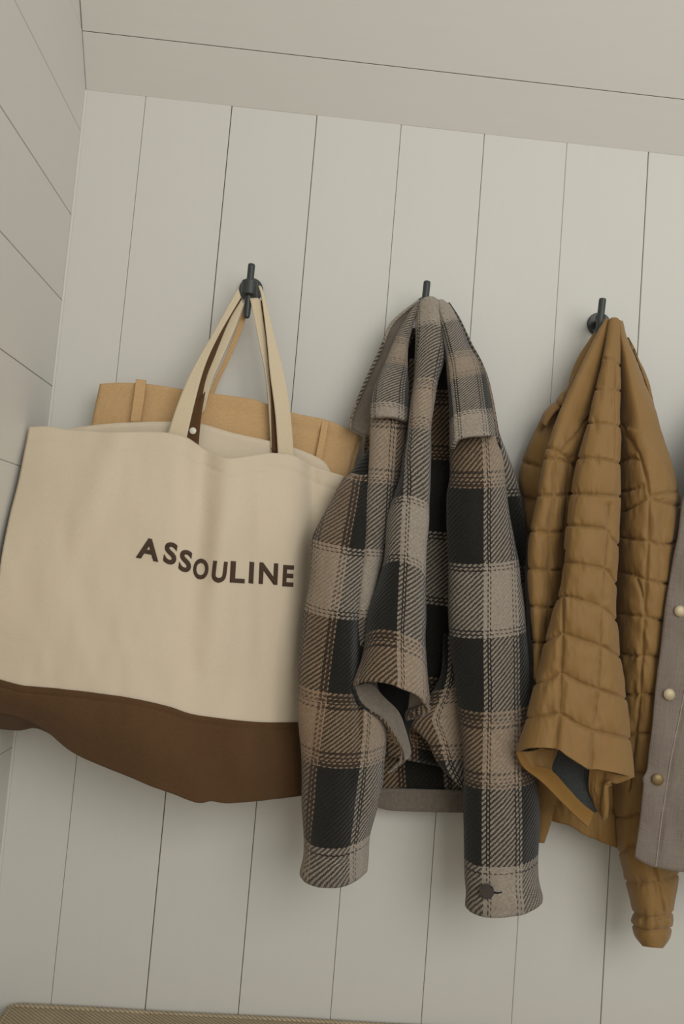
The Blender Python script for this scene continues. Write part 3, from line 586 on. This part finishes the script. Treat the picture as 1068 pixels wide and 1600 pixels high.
# ------------------------------------------------------------------ ochre puffer jacket
def puffer():
    t = thing('puffer_jacket', 'ochre quilted puffer jacket hanging from the hook right of the plaid jacket', 'jacket', P(930, 1300, .04))
    K = dict(mat=M_puff, parent=t); W = dict(thick=.003, wr=.0036)
    # back and hem
    cloth('back_panel', left=[(932, 552), (882, 652), (840, 760), (835, 950), (835, 1120), (848, 1278)], right=[(985, 540), (1018, 632), (1050, 750), (1050, 950), (1040, 1150), (1000, 1326)],
          bot=[(848, 1278), (861, 1282), (890, 1289), (910, 1302), (933, 1313), (962, 1323), (1000, 1328)], D=((.03, .034), (.026, .04, .03), (.03, .06, .04), (.035, .06, .045)), nu=90, nv=220,
          seams=[[(830, y), (900, y + 12), (1060, y + 30)] for y in range(610, 1300, 58)] + [[(845, 600), (850, 1300)], [(925, 600), (930, 1320)], [(985, 600), (985, 1330)]], amp=.005, **K, **W)
    cloth('hidden_sleeve', left=[(834, 1030), (834, 1100), (835, 1200), (838, 1270), (840, 1316)], right=[(866, 1030), (870, 1100), (872, 1200), (866, 1264), (846, 1314)], D=((.04,), (.04,), (.036,)), bulge=(.014,), nu=24, nv=70,
          seams=[[(820, y), (880, y + 6)] for y in range(1030, 1300, 56)], amp=.006, **K, **W)
    # left rear panel
    cloth('side_panel', left=[(932, 522), (904, 561), (893, 590), (887, 608), (868, 626), (853, 642), (839, 668), (826, 694), (815, 723), (811, 751), (815, 780), (822, 830), (827, 900), (831, 1000)],
          right=[(936, 528), (915, 570), (905, 600), (897, 630), (890, 660), (882, 690), (876, 720), (872, 770), (866, 830), (862, 900), (862, 1000)], D=((.03, .034), (.03, .046), (.034, .074), (.03, .088), (.034, .092), (.04, .092)), bulge=(.004, .010, .012), nu=40, nv=170,
          seams=[[(815, 722), (850, 730), (872, 722)], [(810, 776), (845, 782), (880, 776)], [(868, 626), (862, 650), (846, 672)], [(815, 832), (870, 838)], [(815, 890), (870, 896)]], amp=.007, **K, **W)
    cloth('collar', left=[(895, 588), (885, 606), (868, 624), (851, 642), (845, 655)], right=[(901, 602), (892, 620), (878, 636), (862, 652), (852, 668)], D=((.05, .05), (.046, .062), (.044, .06)), bulge=(.008, .014, .012), nu=20, nv=60,
          seams=[[(880, 606), (889, 622)], [(864, 624), (876, 636)]], amp=.003, **K, thick=.003, wr=.006)
    # left fold: smooth shoulder above, quilting below
    yoke = [(922, 648), (905, 670), (890, 688), (878, 703)]
    yoke2 = [(850, 699), (862, 702), (875, 708), (888, 718), (899, 732)]
    hz = [[(838, 716), (870, 718), (900, 726)]] + [[(822, y), (855, y + 3), (895, y - 1)] for y in (772, 829, 888, 946, 1002)]
    vz = [[(868, 706), (864, 770), (858, 830), (858, 890), (855, 950), (851, 1010)], [(890, 715), (884, 770), (880, 830)]]
    cloth('front_panel', left=[(945, 498), (930, 526), (907, 570), (884, 619), (870, 650), (856, 694), (849, 714), (843, 752), (838, 786), (832, 815), (826, 852), (824, 895), (827, 940), (832, 996), (836, 1060)],
          right=[(954, 500), (950, 535), (938, 590), (926, 650), (910, 708), (900, 786), (892, 830), (884, 895), (874, 953), (862, 996), (850, 1063)], D=((.064, .06), (.085, .066), (.1, .07), (.105, .072), (.103, .074), (.1, .08)),
          bulge=(.008, .018, .024, .026, .024), nu=60, nv=260, seams=[yoke, yoke2] + hz + vz, amp=.0046, sw=3.6, plain=lambda px, py: np.clip((py - 650 + (px - 850) * .25) / 50, .12, 1), **K, **W)
    # right front: smooth yoke then quilted, ends in the long sleeve
    yk = [(972, 664), (985, 688), (997, 708), (1008, 743), (1014, 776)]
    hz = [[(972, 800), (985, 795), (1016, 776), (1062, 768)], [(1014, 776), (1030, 785), (1062, 791)], [(968, 722), (985, 716), (1003, 720)], [(968, 768), (985, 766), (1012, 755)],
          [(966, 838), (985, 842), (1012, 846), (1032, 852), (1058, 846)], [(966, 893), (990, 898), (1012, 907), (1050, 914)], [(964, 957), (990, 961), (1010, 965), (1045, 972)],
          [(964, 1018), (985, 1024), (1002, 1025), (1035, 1026)], [(965, 1083), (990, 1086), (1005, 1084), (1030, 1086)], [(970, 1150), (1000, 1146), (1030, 1146)], [(955, 1210), (985, 1206), (1030, 1210)],
          [(955, 1275), (975, 1277), (992, 1272), (1040, 1270)], [(955, 1334), (975, 1330), (990, 1320), (1050, 1325)], [(970, 1376), (995, 1379), (1025, 1380), (1045, 1372), (1062, 1366)], [(982, 1422), (1000, 1431), (1025, 1433), (1055, 1424)], [(985, 1444), (1010, 1453), (1050, 1450)]]
    vz = [[(1014, 776), (1012, 850), (1009, 905), (1006, 965), (1003, 1025), (1000, 1085), (993, 1150), (985, 1230)], [(1033, 780), (1030, 850)], [(1030, 850), (1026, 912)], [(996, 905), (1002, 925), (1010, 965)], [(1015, 1340), (1028, 1380), (1036, 1425)]]
    cloth('front_panel', left=[(961, 499), (964, 560), (965, 620), (966, 690), (967, 760), (965, 840), (963, 900), (962, 960), (962, 1020), (962, 1090), (960, 1160), (958, 1230), (962, 1287), (967, 1331), (976, 1374), (985, 1411), (988, 1428), (986, 1440), (991, 1460), (1001, 1474)],
          right=[(972, 502), (979, 527), (991, 555), (1006, 597), (1020, 632), (1037, 688), (1051, 731), (1060, 766), (1062, 800), (1060, 845), (1058, 900), (1056, 960), (1054, 1050), (1055, 1150), (1058, 1230), (1060, 1300), (1061, 1360), (1057, 1390), (1050, 1426), (1050, 1440), (1046, 1462), (1037, 1478)],
          bot=[(1001, 1474), (1012, 1477), (1025, 1479), (1037, 1478)], D=((.06, .064, .058), (.06, .088, .08), (.070, .1, .085), (.068, .1, .085), (.064, .092, .08), (.06, .085, .075), (.062, .08, .075), (.072, .08, .075)),
          bulge=(.008, .022, .03, .03, .03, .028, .028, .026), nu=80, nv=420, seams=[yk] + hz + vz, amp=.0046, sw=3.6, plain=lambda px, py: np.where((px - 972) * .42 + 664 + np.clip(px - 1005, 0, 99) * 1.3 > py, .1, 1) , **K, **W)
    cloth('side_panel', left=[(978, 528), (990, 552), (1004, 590), (1016, 622)], right=[(982, 531), (998, 562), (1012, 592), (1021, 634)], D=((.055,), (.06,), (.065,)), bulge=(.004,), nu=10, nv=40, **K, **W)
    # middle fold: the sleeve that hangs in front, its mouth open
    cs = [[(944, 561), (955, 560), (962, 565), (970, 572)]] + [[(915, y), (945, y + 1), (975, y + dy)] for y, dy in ((608, 3), (661, 6))] + \
         [[(900, 716), (930, 717), (970, 724)], [(885, 771), (925, 773), (975, 776)], [(880, 820), (925, 824), (948, 829), (954, 840), (966, 852)], [(874, 877), (910, 882), (945, 890), (956, 903), (964, 915)], [(868, 936), (882, 931), (910, 938), (938, 948), (953, 958), (965, 972)],
          [(848, 1004), (866, 994), (880, 990), (910, 1000), (938, 1009), (955, 1018), (970, 1027)], [(834, 1068), (855, 1062), (876, 1052), (905, 1066), (932, 1076), (955, 1084), (978, 1092)], [(818, 1122), (845, 1119), (874, 1115), (900, 1130), (925, 1141), (955, 1148), (986, 1155)]]
    vs_ = [[(962, 563), (960, 608), (961, 662), (960, 720)], [(950, 790), (948, 830), (943, 890), (939, 948), (936, 1009), (932, 1076), (924, 1141), (920, 1200)], [(881, 860), (880, 931), (879, 990), (876, 1052), (873, 1115), (866, 1172)]]
    cloth('sleeve', left=[(951, 500), (945, 535), (939, 570), (927, 619), (918, 659), (907, 700), (898, 734), (891, 772), (887, 809), (881, 852), (878, 895), (871, 933), (861, 965), (852, 996), (843, 1040), (829, 1089), (820, 1128), (813, 1153), (806, 1173)],
          right=[(966, 499), (969, 535), (969, 570), (969, 613), (968, 656), (970, 685), (969, 728), (968, 786), (966, 838), (963, 895), (962, 953), (967, 1010), (973, 1054), (979, 1100), (985, 1157), (989, 1215)],
          top=[(951, 500), (956, 497), (962, 497), (966, 499)], bot=[(806, 1173), (829, 1169), (867, 1170), (884, 1181), (913, 1199), (933, 1202), (962, 1208), (989, 1215)],
          D=((.07, .07), (.095, .095), (.115, .115), (.125, .12), (.13, .125), (.135, .13), (.145, .14)), bulge=(.008, .018, .026, .032, .036, .038, .04), nu=110, nv=420, seams=cs + vs_, amp=.0055,
          plain=lambda px, py: np.clip((py - 600) / 140, .12, 1), **K, **W)
    # the mouth: lining, facing and turned back lips
    cloth('cuff_lining', M_knit, t, [(862, 1160), (856, 1185), (852, 1205), (868, 1235), (900, 1262), (928, 1270)], [(940, 1190), (935, 1210), (926, 1230), (928, 1250), (932, 1262), (934, 1268)], D=((.12, .13), (.118, .122), (.122, .122), (.125, .125)), nu=20, nv=40,
          uv=(890, 1210, 0, 0), lump=.003, label='slate knit cuff lining')
    cloth('cuff_inside', left=[(806, 1174), (816, 1190), (830, 1205), (850, 1222)], right=[(872, 1166), (868, 1180), (862, 1196), (862, 1208)], D=((.145, .13), (.14, .122), (.135, .12)), nu=24, nv=40, seams=[[(845, 1168), (838, 1188), (842, 1212)]], amp=.006, **K, thick=.002, wr=.003)
    cloth('cuff_facing', M_facing, t, [(806, 1174), (818, 1198), (846, 1221), (875, 1250), (898, 1273), (919, 1292)], [(810, 1174), (826, 1194), (860, 1203), (885, 1229), (907, 1253), (928, 1270)], D=((.147, .146), (.15, .138), (.15, .132), (.148, .13)), nu=12, nv=60, thick=.003,
          label='golden cuff facing')
    cloth('cuff_lip', left=[(921, 1198), (919, 1220), (920, 1236), (926, 1252), (932, 1266), (943, 1280)], right=[(989, 1214), (965, 1224), (951, 1228), (950, 1245), (950, 1262), (947, 1279)], D=((.14, .155), (.128, .15), (.124, .145), (.126, .14)), bulge=(0,), nu=40, nv=50,
          seams=[[(944, 1205), (940, 1230), (938, 1270)]], amp=.004, **K, **W)
puffer()

# ------------------------------------------------------------------ taupe shirt at the right edge
def shirt():
    t = thing('flannel_shirt', 'taupe flannel shirt with snap buttons, cut by the right picture edge', 'shirt', P(1120, 1350, .06))
    Lf = [(1196, 540), (1130, 640), (1088, 720), (1068, 780), (1061, 838), (1051, 881), (1044, 924), (1034, 1010), (1025, 1068), (1018, 1140), (1013, 1180), (1010, 1203), (1004, 1216), (1005, 1226), (1002, 1260), (999, 1287), (991, 1340)]
    Rt = [(1222, 540), (1290, 650), (1320, 760), (1325, 900), (1320, 1100), (1310, 1340)]
    cloth('front_panel', M_shirt, t, Lf, Rt, bot=[(991, 1340), (1011, 1351), (1034, 1357), (1068, 1362), (1150, 1372), (1310, 1340)], D=((.066, .07, .062), (.11, .125, .06), (.13, .15, .06), (.135, .15, .06), (.13, .15, .06)), bulge=(.01, .008), nu=110, nv=170,
          uv=(1030, 1200, 0, 0), lump=.004, thick=.003, seams=[[(1085, 1000), (1066, 1106), (1051, 1178), (1044, 1221), (1034, 1287), (1026, 1356)]], amp=.0012, sw=2.5, key='shirt')
    cloth('back_panel', M_shirt, t, [(1190, 592), (1110, 720), (1075, 900), (1040, 1320)], [(1235, 592), (1300, 710), (1325, 900), (1310, 1330)], D=((.03,), (.03, .03), (.04, .03)), nu=20, nv=40, thick=.003, uv=(1100, 900, 0, 0))
    px, py, X = SURF['shirt']
    def on(x, y):
        k = np.argmin((px - x) ** 2 + (py - y) ** 2); i, j = np.unravel_index(k, px.shape); return P(x, y, -X[i, j, 1] + .0005)
    seam = cr([(1083, 1000), (1064, 1106), (1049, 1178), (1042, 1221), (1032, 1287), (1024, 1354)], 60)
    link('topstitch', tube_mesh('topstitch', [on(*p) for p in seam], [.0008] * 60, 6), M_stitch, t)
    for x, y, m in ((1062, 955, M_brass), (1045, 1085, M_brass), (1027, 1218, M_brassd)):
        p = on(x, y); nrm = np.array([-.1, -1, .05]); nrm /= np.linalg.norm(nrm); r = .0077
        pts = [p - nrm * .001] + [p + nrm * h_ for h_ in (.0012, .0024, .003, .0033)]
        o = link('snap', tube_mesh('snap', pts, [r, r, r * .8, r * .5, r * .12], 28), m, t)
shirt()
